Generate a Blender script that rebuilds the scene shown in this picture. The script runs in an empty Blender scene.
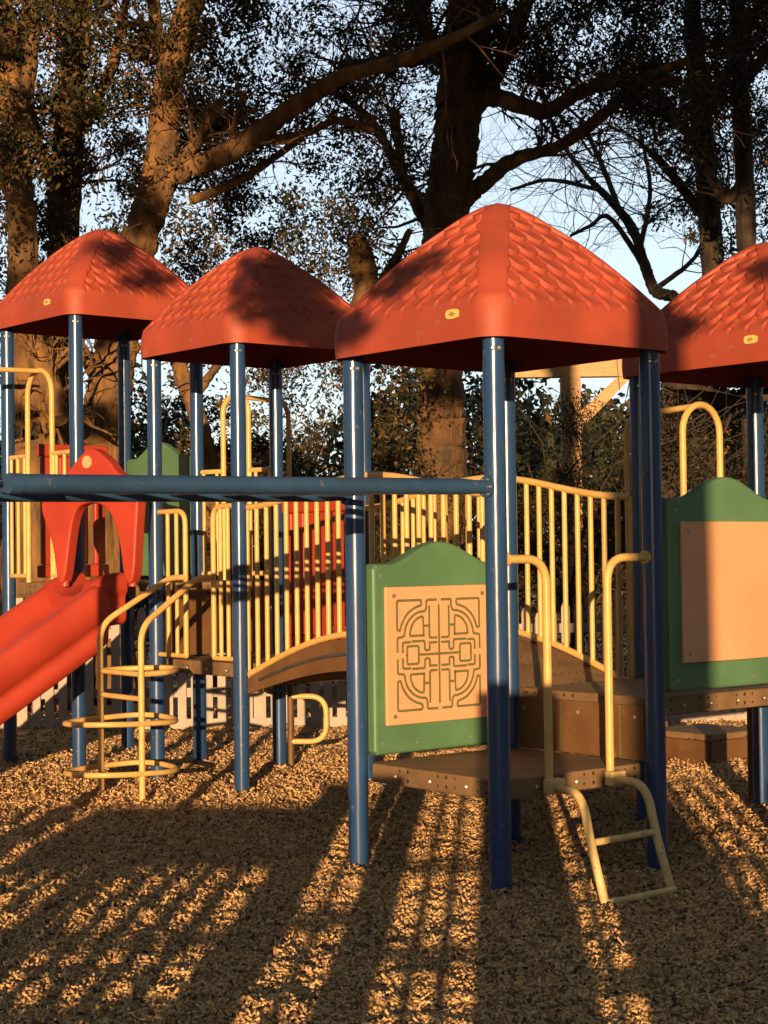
import bpy, math, random
import numpy as np
from mathutils import Vector

random.seed(7); rng = np.random.default_rng(11)
C = bpy.context.scene.collection
R = math.radians

# ------------------------------------------------------------------ camera
F, PITCH, ROLL, H = 1744.57, 0.02354, 0.01287, 1.592
cam = bpy.data.cameras.new('camera'); camo = bpy.data.objects.new('camera', cam); C.objects.link(camo)
cam.sensor_fit = 'VERTICAL'; cam.sensor_height = 24; cam.lens = 24 * F / 1024
cam.clip_start = 0.05; cam.clip_end = 3000
from mathutils import Matrix
camo.matrix_world = Matrix.Translation((0, 0, H)) @ Matrix.Rotation(math.pi/2 + PITCH, 4, 'X') @ Matrix.Rotation(-ROLL, 4, 'Z')
bpy.context.scene.camera = camo

def at(px, py, Y):
    xi, yi = px - 384, 512 - py
    cr, sr, c, s = math.cos(ROLL), math.sin(ROLL), math.cos(PITCH), math.sin(PITCH)
    X = (xi*cr + yi*sr)/F; U = (-xi*sr + yi*cr)/F
    dx, dy, dz = X, c - U*s, s + U*c
    k = Y/dy
    return Vector((dx*k, Y, H + dz*k))

# ------------------------------------------------------------------ light
SUN_EL, SUN_HEAD = R(6.4), R(3.5)
to_sun = Vector((-math.sin(SUN_HEAD)*math.cos(SUN_EL), -math.cos(SUN_HEAD)*math.cos(SUN_EL), math.sin(SUN_EL)))
sun = bpy.data.lights.new('sun', 'SUN'); suno = bpy.data.objects.new('sun', sun); C.objects.link(suno)
sun.energy = 5.0; sun.angle = R(0.32); sun.color = (1.0, 0.625, 0.325)
suno.rotation_euler = (-to_sun).to_track_quat('-Z', 'Y').to_euler()
suno.location = (0, -5, 20)
w = bpy.data.worlds.new('World'); bpy.context.scene.world = w; w.use_nodes = True
nt = w.node_tree; bg = nt.nodes['Background']
sky = nt.nodes.new('ShaderNodeTexSky'); sky.sky_type = 'NISHITA'; sky.sun_disc = False
sky.sun_elevation = SUN_EL; sky.sun_rotation = R(180) + SUN_HEAD
sky.air_density = 1.0; sky.dust_density = .3; sky.ozone_density = 2.0
mxs = nt.nodes.new('ShaderNodeMix'); mxs.data_type = 'RGBA'; mxs.inputs['Factor'].default_value = .65      # thin high haze whitens the sky
mxs.inputs['B'].default_value = (3.35, 3.65, 4.15, 1); nt.links.new(sky.outputs[0], mxs.inputs['A'])
nt.links.new(mxs.outputs['Result'], bg.inputs[0]); bg.inputs[1].default_value = 0.15
vs = bpy.context.scene.view_settings
vs.view_transform = 'Standard'; vs.look = 'None'; vs.exposure = 0.82; vs.gamma = 1.0; vs.use_curve_mapping = False

# ------------------------------------------------------------------ materials
def mat(name, col, rough=.5, var=.0, scale=8., bump=0., bscale=60., col2=None, spec=.5, coat=0., stretch=None, detail=4., metal=0.):
    m = bpy.data.materials.new(name); m.use_nodes = True
    t = m.node_tree; b = t.nodes['Principled BSDF']
    b.inputs['Roughness'].default_value = rough; b.inputs['Specular IOR Level'].default_value = spec
    b.inputs['Coat Weight'].default_value = coat; b.inputs['Metallic'].default_value = metal
    tc = t.nodes.new('ShaderNodeTexCoord'); src = tc.outputs['Object']
    if stretch:
        mp = t.nodes.new('ShaderNodeMapping'); mp.inputs['Scale'].default_value = stretch
        t.links.new(src, mp.inputs[0]); src = mp.outputs[0]
    c2 = col2 or tuple(c*(1-var) for c in col)
    n = t.nodes.new('ShaderNodeTexNoise'); n.inputs['Scale'].default_value = scale; n.inputs['Detail'].default_value = detail
    t.links.new(src, n.inputs['Vector'])
    r = t.nodes.new('ShaderNodeValToRGB'); r.color_ramp.elements[0].position = .35; r.color_ramp.elements[1].position = .65
    r.color_ramp.elements[0].color = (*c2, 1); r.color_ramp.elements[1].color = (*col, 1)
    t.links.new(n.outputs[0], r.inputs[0]); t.links.new(r.outputs[0], b.inputs['Base Color'])
    # roughness breakup
    mr = t.nodes.new('ShaderNodeMapRange'); mr.inputs['To Min'].default_value = max(.05, rough-.1); mr.inputs['To Max'].default_value = min(1, rough+.12)
    t.links.new(n.outputs[0], mr.inputs[0]); t.links.new(mr.outputs[0], b.inputs['Roughness'])
    if bump:
        n2 = t.nodes.new('ShaderNodeTexNoise'); n2.inputs['Scale'].default_value = bscale; n2.inputs['Detail'].default_value = 5
        t.links.new(src, n2.inputs['Vector'])
        bp = t.nodes.new('ShaderNodeBump'); bp.inputs['Strength'].default_value = bump; bp.inputs['Distance'].default_value = .05 if 'bark' in name else .02
        t.links.new(n2.outputs[0], bp.inputs['Height']); t.links.new(bp.outputs[0], b.inputs['Normal'])
    return m

M = dict(
 blue=mat('blue_paint', (.020,.062,.165), .24, .25, 5, .05, 40, spec=.6, stretch=(1,1,.15)),
 beam=mat('beam_paint', (.025,.068,.145), .38, .25, 6, .06, 30),
 yellow=mat('yellow_paint', (.62,.40,.125), .42, .18, 9, .05, 60),
 cream=mat('faded_yellow_paint', (.68,.50,.20), .5, .3, 14, .08, 50),
 red=mat('red_plastic', (.37,.042,.020), .45, .15, 3, .04, 80),
 roof=mat('roof_plastic', (.37,.064,.029), .60, .0, 2.6, .15, 140, col2=(.27,.048,.023)),
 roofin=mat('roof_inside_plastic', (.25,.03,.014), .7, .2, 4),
 green=mat('green_plastic', (.085,.195,.095), .5, .2, 3, .05, 90),
 tan=mat('tan_plastic', (.64,.335,.17), .55, .1, 2.5, .05, 120),
 groove=mat('groove_plastic', (.13,.13,.045), .7, .2, 20),
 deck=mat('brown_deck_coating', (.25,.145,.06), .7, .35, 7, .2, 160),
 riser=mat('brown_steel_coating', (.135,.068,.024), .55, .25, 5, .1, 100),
 bolt=mat('bolt_steel', (.5,.46,.4), .35, .2, 30, metal=.7),
 plate=mat('plate_plastic', (.72,.50,.16), .5, .15, 30),
 plateink=mat('plate_ink', (.2,.1,.03), .6, .1, 30),
 white=mat('white_fence_paint', (.38,.32,.26), .65, .2, 6, .15, 40),
 wood=mat('pavilion_timber', (.52,.33,.16), .7, .3, 10, .2, 30, stretch=(1,1,6)),
 darkroof=mat('pavilion_roof', (.05,.045,.045), .8, .3, 10),
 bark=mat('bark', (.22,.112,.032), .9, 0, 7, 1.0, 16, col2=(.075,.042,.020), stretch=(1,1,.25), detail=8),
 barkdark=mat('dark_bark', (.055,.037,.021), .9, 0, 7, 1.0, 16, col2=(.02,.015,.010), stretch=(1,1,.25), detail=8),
 barkmid=mat('brown_bark', (.15,.078,.028), .9, 0, 7, 1.0, 16, col2=(.05,.028,.013), stretch=(1,1,.25), detail=8),
 leaf1=mat('oak_leaf', (.028,.034,.012), .65, .35, 3, spec=.25),
 leaf2=mat('olive_leaf', (.058,.050,.018), .65, .35, 3, spec=.25),
 leaf3=mat('dry_leaf', (.16,.092,.034), .7, .35, 3, spec=.2),
 twigleaf=mat('twiggy_leaf', (.075,.046,.024), .8, .4, 4, spec=.15),
 moss=mat('hanging_moss', (.21,.165,.10), .9, .35, 6),
 chip1=mat('chip', (.60,.38,.16), .8, .3, 30, .3, 90),
 chip2=mat('pale_chip', (.68,.46,.22), .8, .3, 30, .3, 90),
 chip3=mat('dark_chip', (.38,.24,.105), .85, .3, 30, .3, 90),
 chip4=mat('rotted_chip', (.12,.07,.035), .9, .3, 30, .3, 90),
 shadow_block=mat('shadow_block', (.30,.14,.09), .85, .3, 12, .3, 40),
)

def scuff(m, col, amount=.62, scale=26):
    t = m.node_tree; b = t.nodes['Principled BSDF']; tc = [n for n in t.nodes if n.type == 'TEX_COORD'][0]
    n = t.nodes.new('ShaderNodeTexNoise'); n.inputs['Scale'].default_value = scale; n.inputs['Detail'].default_value = 9; n.inputs['Roughness'].default_value = .7
    t.links.new(tc.outputs['Object'], n.inputs['Vector'])
    r = t.nodes.new('ShaderNodeMapRange'); r.inputs['From Min'].default_value = amount; r.inputs['From Max'].default_value = amount+.05; t.links.new(n.outputs[0], r.inputs[0])
    x = t.nodes.new('ShaderNodeMix'); x.data_type = 'RGBA'; x.inputs['B'].default_value = (*col, 1)
    old = b.inputs['Base Color'].links[0].from_socket; t.links.new(old, x.inputs['A']); t.links.new(r.outputs[0], x.inputs['Factor']); t.links.new(x.outputs['Result'], b.inputs['Base Color'])
scuff(M['blue'], (.10,.12,.16), .63, 18); scuff(M['beam'], (.10,.12,.15), .63, 22); scuff(M['yellow'], (.35,.20,.06), .66, 24); scuff(M['cream'], (.30,.20,.09), .60, 30)
scuff(M['green'], (.16,.24,.15), .66, 14); scuff(M['tan'], (.50,.24,.11), .66, 9); scuff(M['riser'], (.22,.13,.07), .62, 20); scuff(M['roof'], (.30,.085,.05), .60, 7); scuff(M['red'], (.36,.08,.045), .64, 12)

# ------------------------------------------------------------------ mesh builder
class MB:
    def __init__(s): s.v = []; s.f = []; s.smooth = []
    def add(s, vs, fs, sm=False):
        o = len(s.v); s.v += [tuple(p) for p in vs]
        for f in fs: s.f.append(tuple(i+o for i in f)); s.smooth.append(sm)
        return s
    def box(s, c, ax, dims):
        # c centre, ax three unit vectors, dims full sizes
        c = Vector(c); a = [Vector(x)*d/2 for x, d in zip(ax, dims)]
        P = [c + sx*a[0] + sy*a[1] + sz*a[2] for sz in (-1,1) for sy in (-1,1) for sx in (-1,1)]
        fs = [(0,2,3,1),(4,5,7,6),(0,1,5,4),(2,6,7,3),(0,4,6,2),(1,3,7,5)]
        if a[0].cross(a[1]).dot(a[2]) < 0: fs = [f[::-1] for f in fs]
        return s.add(P, fs)
    def tube(s, path, rad, n=12, closed=False, caps=True, rough=0.):
        path = [Vector(p) for p in path]; N = len(path)
        rads = rad if isinstance(rad, (list, tuple)) else [rad]*N
        V = []; up = None
        ridge = [random.gauss(0, 1) for _ in range(n)]; ridge2 = [random.gauss(0, 1) for _ in range(n)]
        for i, p in enumerate(path):
            if closed: t = path[(i+1) % N] - path[i-1]
            else: t = path[min(i+1, N-1)] - path[max(i-1, 0)]
            t.normalize()
            if up is None:
                up = Vector((0,0,1)) if abs(t.z) < .9 else Vector((1,0,0))
            a = up - t*up.dot(t)
            if a.length < 1e-5: a = Vector((1,.3,0)) - t*t.dot(Vector((1,.3,0)))
            a.normalize(); up = a; b = t.cross(a)
            for k in range(n):
                an = 2*math.pi*k/n; rr_ = rads[i]
                if rough:
                    w2 = .5+.5*math.sin(i*.35+k*1.7); rr_ *= 1+rough*(ridge[k]*w2+ridge2[k]*(1-w2)+.5*random.gauss(0,1))
                V.append(p + (a*math.cos(an) + b*math.sin(an))*rr_)
        fs = []
        for i in range(N if closed else N-1):
            j = (i+1) % N
            for k in range(n):
                k2 = (k+1) % n; fs.append((i*n+k, i*n+k2, j*n+k2, j*n+k))
        s.add(V, fs, True)
        if caps and not closed:
            s.add(V[:n], [tuple(range(n))[::-1]]); s.add(V[-n:], [tuple(range(n))])
        return s
    def prism(s, poly, o, ex, ey, n, th):
        # polygon (x,y) in plane o,ex,ey extruded from 0 to th along n
        o, ex, ey, n = Vector(o), Vector(ex), Vector(ey), Vector(n)
        N = len(poly)
        A = [o + ex*x + ey*y for x, y in poly]; Bv = [p + n*th for p in A]
        fs = [tuple(range(N))[::-1], tuple(range(N, 2*N))] + [(i, (i+1) % N, N+(i+1) % N, N+i) for i in range(N)]
        area = sum(poly[i][0]*poly[(i+1) % N][1] - poly[(i+1) % N][0]*poly[i][1] for i in range(N))
        if (area < 0) != (ex.cross(ey).dot(n) < 0): fs = [f[::-1] for f in fs]
        return s.add(A+Bv, fs)
    def build(s, name, m, parent=None, bevel=0., flip=False):
        me = bpy.data.meshes.new(name)
        off = root_of(parent).location if parent else Vector((0,0,0))
        me.from_pydata([tuple(Vector(p)-off) for p in s.v], [], s.f); me.update()
        me.polygons.foreach_set('use_smooth', s.smooth)
        for mm in (m if isinstance(m, list) else [m]): me.materials.append(mm)
        o = bpy.data.objects.new(name, me); C.objects.link(o)
        if parent: o.parent = parent
        if bevel:
            b = o.modifiers.new('bevel', 'BEVEL'); b.width = bevel; b.segments = 3; b.limit_method = 'ANGLE'; b.angle_limit = R(50)
        return o

def root_of(o):
    while o.parent: o = o.parent
    return o
def thing(name, label, cat, loc, group=None):
    o = bpy.data.objects.new(name, None); C.objects.link(o); o.empty_display_size = .1
    o.location = Vector(loc); o['label'] = label; o['category'] = cat
    if group: o['group'] = group
    return o
def tag(o, label, cat, group=None):
    o['label'] = label; o['category'] = cat
    if group: o['group'] = group
    return o
def fillet(pts, r, seg=6):
    pts = [Vector(p) for p in pts]; out = [pts[0]]
    for i in range(1, len(pts)-1):
        a, b, c = pts[i-1], pts[i], pts[i+1]
        d1, d2 = (a-b), (c-b); rr = min(r, d1.length*.49, d2.length*.49)
        p1, p2 = b + d1.normalized()*rr, b + d2.normalized()*rr
        for k in range(seg+1):
            t = k/seg; out.append((1-t)**2*p1 + 2*t*(1-t)*b + t*t*p2)
    out.append(pts[-1]); return out
def spline(pts, n=8):
    pts = [Vector(p) for p in pts]; P = [pts[0]*2-pts[1]] + pts + [pts[-1]*2-pts[-2]]; out = []
    for i in range(1, len(P)-2):
        for k in range(n):
            t = k/n
            out.append(.5*((2*P[i]) + (P[i+1]-P[i-1])*t + (2*P[i-1]-5*P[i]+4*P[i+1]-P[i+2])*t*t + (3*P[i]-P[i-1]-3*P[i+1]+P[i+2])*t**3))
    out.append(pts[-1]); return out

# ------------------------------------------------------------------ layout (metres)
S = 1.07; TH = R(38.883)
u = Vector((math.cos(TH), math.sin(TH), 0)); v = Vector((-math.sin(TH), math.cos(TH), 0)); Z = Vector((0,0,1))
O = Vector((.521, 8.144, 0))
def G(a, b, z=0): return O + u*(a*S) + v*(b*S) + Z*z
BL = 2.4618
pB, pC, pD, pE, pF = G(0,1), G(0,0), G(1,0), G(1,1), G(2,1)
pG, pH, pI = G(2,0), G(3,0), G(3,1)
p5, p9, p3, p6 = G(1,1+BL), G(2,1+BL), G(1,2+BL), G(2,2+BL)
TH1 = R(39.885); u1 = Vector((math.cos(TH1), math.sin(TH1), 0)); v1 = Vector((-math.sin(TH1), math.cos(TH1), 0))
p1 = Vector((-2.2784, 12.953, 0)); p4 = p1 + u1*S; p0 = p1 + v1*S; p2 = p4 + v1*S
D0, D3, D2, D1 = .52, .84, .86, 1.40       # deck heights
E3, E2, E1, E4 = 2.59, 3.01, 3.39, 2.61    # eave heights
PR = .052

# ------------------------------------------------------------------ ground
GW = [(k*math.cos(t_), k*math.sin(t_), ph, am) for k, t_, ph, am in
      [(2*math.pi/l, rng.uniform(0, math.pi), rng.uniform(0, 6.28), a_) for l, a_, n_ in ((1.9,.006,4),(.62,.0042,5),(.27,.0034,7),(.15,.0024,8)) for _ in range(n_)]]
def ground_h(x, y):
    h = 0*x
    for kx, ky, ph, am in GW: h = h + am*np.sin(kx*x+ky*y+ph)
    return (h-.010)*np.clip((7-abs(x))/2, 0, 1)*np.clip((y-2)/2, 0, 1)*np.clip((19-y)/2, 0, 1)
def grid_axis(lo, hi, fine_lo, fine_hi, st):
    a = list(np.arange(fine_lo, fine_hi+1e-6, st)); s_ = st; x = fine_lo
    L = []
    while x > lo: s_ *= 1.6; x -= s_; L.append(max(x, lo))
    s_ = st; x = fine_hi; Rr = []
    while x < hi: s_ *= 1.6; x += s_; Rr.append(min(x, hi))
    return L[::-1] + a + Rr
gx = grid_axis(-900, 900, -5.6, 5.6, .04); gy = grid_axis(-200, 1500, 4.4, 17, .04)
gm = MB(); nx = len(gx)
GX, GY = np.meshgrid(np.array(gx), np.array(gy)); gv = list(zip(GX.ravel().tolist(), GY.ravel().tolist(), ground_h(GX, GY).ravel().tolist()))
gf = [(j*nx+i, j*nx+i+1, (j+1)*nx+i+1, (j+1)*nx+i) for j in range(len(gy)-1) for i in range(nx-1)]
gm.add(gv, gf, True)
gmat = bpy.data.materials.new('mulch'); gmat.use_nodes = True
t = gmat.node_tree; b = t.nodes['Principled BSDF']; b.inputs['Roughness'].default_value = .9
tc = t.nodes.new('ShaderNodeTexCoord')
nz = t.nodes.new('ShaderNodeTexNoise'); nz.inputs['Scale'].default_value = 22; nz.inputs['Detail'].default_value = 8
t.links.new(tc.outputs['Object'], nz.inputs['Vector'])
vo = t.nodes.new('ShaderNodeTexVoronoi'); vo.inputs['Scale'].default_value = 38
mp = t.nodes.new('ShaderNodeMapping'); mp.inputs['Scale'].default_value = (.6, 1.4, 1)
dn = t.nodes.new('ShaderNodeVectorMath'); dn.operation = 'ADD'
sc = t.nodes.new('ShaderNodeVectorMath'); sc.operation = 'SCALE'; sc.inputs['Scale'].default_value = .08
t.links.new(nz.outputs['Color'], sc.inputs[0]); t.links.new(sc.outputs[0], dn.inputs[1]); t.links.new(tc.outputs['Object'], mp.inputs[0]); t.links.new(mp.outputs[0], dn.inputs[0])
t.links.new(dn.outputs[0], vo.inputs['Vector'])
rp = t.nodes.new('ShaderNodeValToRGB'); e = rp.color_ramp.elements
e[0].color = (.26,.155,.065,1); e[1].color = (.55,.345,.145,1); e[0].position = .15; e[1].position = .9
sp = t.nodes.new('ShaderNodeSeparateColor'); t.links.new(vo.outputs['Color'], sp.inputs[0]); t.links.new(sp.outputs[0], rp.inputs[0]); t.links.new(rp.outputs[0], b.inputs['Base Color'])
bp = t.nodes.new('ShaderNodeBump'); bp.inputs['Distance'].default_value = .03; bp.inputs['Strength'].default_value = .9
t.links.new(sp.outputs[1], bp.inputs['Height']); t.links.new(bp.outputs[0], b.inputs['Normal'])
g = gm.build('ground', gmat); g['kind'] = 'structure'

# numpy mesh helper: many small pieces in one mesh
def np_mesh(name, verts, faces_n, mats, mat_idx, smooth=False, parent=None):
    nv = len(verts); nf = len(faces_n)
    me = bpy.data.meshes.new(name)
    if parent is not None: verts = verts - np.array(root_of(parent).location)
    me.vertices.add(nv); me.vertices.foreach_set('co', verts.astype(np.float32).ravel())
    me.loops.add(nf*4); me.loops.foreach_set('vertex_index', faces_n.astype(np.int32).ravel())
    me.polygons.add(nf); me.polygons.foreach_set('loop_start', (np.arange(nf)*4).astype(np.int32))
    me.polygons.foreach_set('loop_total', np.full(nf, 4, np.int32))
    for m in mats: me.materials.append(m)
    me.polygons.foreach_set('material_index', mat_idx.astype(np.int32))
    me.update(calc_edges=True); me.validate()
    o = bpy.data.objects.new(name, me); C.objects.link(o)
    if parent is not None: o.parent = parent
    return o

# wood chips lying on the mulch
NC = 150000
yy = (5.0**-.5 + rng.random(NC)*(18.0**-.5 - 5.0**-.5))**-2.0     # density falls with distance
xx = (rng.random(NC)*2-1)*(.25*yy+.7)
zz = ground_h(xx, yy)
ln = np.clip(.019*np.exp(rng.normal(0, .48, NC)), .008, .07)*(.85+.02*yy); wd = rng.uniform(.005, .013, NC)*(.9+.03*yy); th = rng.uniform(.003, .009, NC)
yaw = rng.uniform(0, 2*np.pi, NC); tilt = rng.normal(0, .55, NC); rl = rng.normal(0, 1.0, NC)
base = np.array([(-1,-1,-1),(1,-.8,-1),(1,.8,-1),(-1,1,-1),(-1,-.9,1),(.9,-.7,1),(1,.7,1),(-.9,.9,1)])*.5
loc = base[None]*np.stack([ln, wd, th], 1)[:, None, :]
def rot(P, ang, i, j):
    c, s_ = np.cos(ang)[:, None], np.sin(ang)[:, None]; Q = P.copy()
    Q[..., i] = P[..., i]*c - P[..., j]*s_; Q[..., j] = P[..., i]*s_ + P[..., j]*c; return Q
loc = rot(rot(rot(loc, rl, 1, 2), tilt, 0, 2), yaw, 0, 1)
loc += np.stack([xx, yy, zz + rng.uniform(.0, .022, NC)], 1)[:, None, :]
fb = np.array([(4,5,6,7),(0,1,5,4),(1,2,6,5),(2,3,7,6),(3,0,4,7)])
ff = (np.arange(NC)*8)[:, None, None] + fb[None]
mi = np.repeat(rng.choice(4, NC, p=[.46,.20,.24,.10]), 5)
wc = np_mesh('wood_chips', loc.reshape(-1,3), ff.reshape(-1,4), [M['chip1'], M['chip2'], M['chip3'], M['chip4']], mi)
wc['kind'] = 'stuff'; wc['label'] = 'loose tan wood chip mulch covering the playground floor'; wc['category'] = 'wood chips'

# ------------------------------------------------------------------ play structure pieces
def post(p, top, root, bot=-.1, name='post'):
    o = MB().tube([p+Z*bot, p+Z*top], PR, 24).build(name, M['blue'], root)
    for z, d in ((top-.10, -u-v), (top-.10, -u*.2-v)):
        d = d.normalized(); MB().tube([p+Z*z+d*(PR-.004), p+Z*z+d*(PR+.005), p+Z*z+d*(PR+.009)], [.011,.011,.006], 8).build('bolt', M['bolt'], o)
    return o

def roof_mesh():
    a, rc = .635, .13
    NS, q = 128, []
    V = []; rows = []
    prof = []
    prof.append((1.0, 0.0)); prof.append((1.006, .05)); prof.append((1.006, .10)); prof.append((1.0, .15)); prof.append((.992, .178))
    nr = 135
    for k in range(nr+1):
        r = .985*(1-k/nr); prof.append((max(r, .004), .785-.598*r**1.52))
    # arc length along the slope
    arc = [0.0]
    for i in range(1, len(prof)):
        arc.append(arc[-1] + math.hypot((prof[i][0]-prof[i-1][0])*a, prof[i][1]-prof[i-1][1]))
    for i, (r, z) in enumerate(prof):
        hs = r*a; c = min(rc, hs*.55)
        # slope normal
        i0, i1 = max(i-1, 0), min(i+1, len(prof)-1)
        dr, dz = (prof[i1][0]-prof[i0][0])*a, prof[i1][1]-prof[i0][1]; l = math.hypot(dr, dz) or 1
        nr_, nz_ = dz/l, -dr/l
        row = []
        for side in range(4):
            for k in range(NS):
                s_ = -hs + 2*hs*k/NS
                x, y = s_, -hs
                # round the corners
                cx = hs - c
                if abs(s_) > cx:
                    sg = 1 if s_ > 0 else -1; fr = (abs(s_)-cx)/c
                    an = fr*math.pi/4; x = sg*(cx + c*math.sin(an)); y = -(cx + c*math.cos(an))
                d = .0
                qd = arc[i] - .188
                w_ = hs - .095 - abs(s_)
                if qd > 0 and w_ > 0 and r > .13:
                    cw, rh = .124, .116
                    cf = (s_/cw) % 1.0; e_ = 4*(cf-.5)**2
                    p_ = qd/rh - .34*e_ + .42*(cf if side % 2 == 0 else 1-cf)
                    fr = p_ % 1.0
                    d = .024*(1-fr)*min(1, fr/.06)
                    d = (d - .021)*min(1, w_/.008)*min(1, qd/.015)
                nxn = -1.0
                px, py, pz = x, y - nr_*d, z + nz_*d
                for _ in range(side): px, py = -py, px
                row.append(len(V)); V.append((px, py, pz))
        rows.append(row)
    F_ = []; n = 4*NS
    for i in range(len(rows)-1):
        for k in range(n):
            F_.append((rows[i][k], rows[i][(k+1) % n], rows[i+1][(k+1) % n], rows[i+1][k]))
    F_.append(tuple(rows[-1]))
    me = bpy.data.meshes.new('roof'); me.from_pydata(V, [], F_); me.update()
    me.polygons.foreach_set('use_smooth', [True]*len(F_)); me.materials.append(M['roof'])
    # inner shell
    W = []; FI = []
    pr = [(.985, .0), (.97, .13)] + [(.965*(1-k/12)+.003, .745-.598*(.985*(1-k/12))**1.52) for k in range(13)]
    m_ = 40
    for r, z in pr:
        for side in range(4):
            for k in range(m_//4):
                hs = r*a; s_ = -hs+2*hs*k/(m_//4); x, y = s_, -hs
                if k == 0: x, y = -hs*.93, -hs*.93
                for _ in range(side): x, y = -y, x
                W.append((x, y, z))
    for i in range(len(pr)-1):
        for k in range(m_): FI.append((i*m_+(k+1) % m_, i*m_+k, (i+1)*m_+k, (i+1)*m_+(k+1) % m_))
    # rim joining shells (lower lip)
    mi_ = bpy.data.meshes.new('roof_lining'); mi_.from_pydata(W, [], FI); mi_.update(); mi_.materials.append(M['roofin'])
    return me, mi_
RM, RI = roof_mesh()
def add_roof(root, center, z, th, badge=None):
    o = bpy.data.objects.new('roof', RM); C.objects.link(o); o.parent = root
    o.location = center + Z*z - root.location; o.rotation_euler = (0,0,th)
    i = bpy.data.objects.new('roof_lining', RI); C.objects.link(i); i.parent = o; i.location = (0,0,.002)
    # tie ring under the roof carrying it on the posts
    if badge is not None:
        s_, zb = badge                       # small maker's plate on the fascia facing front-left
        m = MB(); pts = []
        for k in range(20):
            an = 2*math.pi*k/20; x = .046*math.copysign(abs(math.cos(an))**.6, math.cos(an)); y = .023*math.copysign(abs(math.sin(an))**.6, math.sin(an)); pts.append((x, y))
        m.prism(pts, (-.6395, s_, zb), (0,-1,0), (0,0,1), (-1,0,0), .006)
        me = bpy.data.meshes.new('badge_plate'); me.from_pydata(m.v, [], m.f); me.materials.append(M['plate'])
        bo = bpy.data.objects.new('badge_plate', me); C.objects.link(bo); bo.parent = o
        m = MB()
        ring = [(-.6470, s_ - .011*math.cos(2*math.pi*k/14), zb+.009*math.sin(2*math.pi*k/14)) for k in range(14)]
        m.tube(ring, .0022, 5, closed=True)
        m.box((-.6470, s_, zb), ((1,0,0),(0,1,0),(0,0,1)), (.003,.05,.003))
        for f_, n_, vv in ((m.f, m.smooth, m.v),):
            vo_ = len(bo.data.vertices)
        me2 = bpy.data.meshes.new('badge_plate'); base_v = [tuple(x.co) for x in me.vertices]; base_f = [tuple(p.vertices) for p in me.polygons]
        me2.from_pydata(base_v + m.v, [], base_f + [tuple(i_+len(base_v) for i_ in f_) for f_ in m.f])
        me2.materials.append(M['plate']); me2.materials.append(M['plateink'])
        for k, p in enumerate(me2.polygons): p.material_index = 0 if k < len(base_f) else 1
        bo.data = me2
    return o

def deck(corners, z, root, th=.095, inset=.03, name='deck'):
    c = sum(corners, Vector((0,0,0)))/4
    pts = [p + (c-p).normalized()*inset*1.41 for p in corners]
    # chamfer the corners round the posts
    poly = []
    for i in range(4):
        a, b_, d = pts[i-1], pts[i], pts[(i+1) % 4]
        poly.append(b_ + (a-b_).normalized()*.055); poly.append(b_ + (d-b_).normalized()*.055)
    m = MB(); m.prism([(p.x, p.y) for p in poly], (0,0,z-th), (1,0,0), (0,1,0), (0,0,1), th)
    o = m.build(name, DECKM, root, bevel=.008)
    return o
# perforated deck coating
DECKM = mat('perforated_brown_deck', (.20,.122,.055), .7, .35, 6, .0)
t = DECKM.node_tree; b = t.nodes['Principled BSDF']; tc = [n for n in t.nodes if n.type == 'TEX_COORD'][0]
vo = t.nodes.new('ShaderNodeTexVoronoi'); vo.inputs['Scale'].default_value = 22; vo.inputs['Randomness'].default_value = 0.0
t.links.new(tc.outputs['Object'], vo.inputs['Vector'])
mr = t.nodes.new('ShaderNodeMapRange'); mr.inputs['From Min'].default_value = .16; mr.inputs['From Max'].default_value = .24
t.links.new(vo.outputs['Distance'], mr.inputs[0])
hm = t.nodes.new('ShaderNodeMix'); hm.data_type = 'RGBA'; hm.inputs['A'].default_value = (.035,.022,.012,1)
old = b.inputs['Base Color'].links[0].from_socket; t.links.new(old, hm.inputs['B']); t.links.new(mr.outputs[0], hm.inputs['Factor']); t.links.new(hm.outputs['Result'], b.inputs['Base Color'])
bp = t.nodes.new('ShaderNodeBump'); bp.inputs['Strength'].default_value = .6; bp.inputs['Distance'].default_value = .01
t.links.new(mr.outputs[0], bp.inputs['Height']); t.links.new(bp.outputs[0], b.inputs['Normal'])

def bolts(root, pts, n, r=.011):
    for p in pts:
        MB().tube([p, p + n*.006, p + n*.010], [r, r, r*.5], 8).build('bolt', M['bolt'], root)

def baluster(path_bot, path_top, root, r=.015): MB().tube([path_bot, path_top], r, 8, caps=False).build('baluster', M['yellow'], root)

def railing(a, b_, z0, z1, n, root, ends=(True, True), rr=.019, name='railing'):
    # straight railing between two points with balusters as sub-parts
    d = (b_-a)
    m = MB(); q0, q1 = a+d*.04, b_-d*.04; m.tube([a+Z*z1, b_+Z*z1], rr, 10); m.tube([a+Z*z0, b_+Z*z0], rr, 10); m.tube([q0+Z*z0, q0+Z*z1], rr*.8, 8); m.tube([q1+Z*z0, q1+Z*z1], rr*.8, 8)
    o = m.build(name, M['yellow'], root)
    for k in range(n):
        t_ = (k+.5)/n; p = a + d*t_; baluster(p+Z*z0, p+Z*z1, o)
    return o
def half_railing(pa, pb, z0, z1, bars, root, rr=.019):
    # from post pa the top rail runs to pb and turns down to the deck
    m = MB(); m.tube(fillet([pa+Z*z1, pb+Z*z1, pb+Z*z0], .10), rr, 10); m.tube([pa+Z*z0, pb+Z*z0], rr*.9, 10)
    o = m.build('railing', M['yellow'], root)
    for k in range(bars):
        t_ = (k+1)/(bars+1); p = pa + (pb-pa)*t_; baluster(p+Z*z0, p+Z*z1, o, .0155)
    return o

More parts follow.
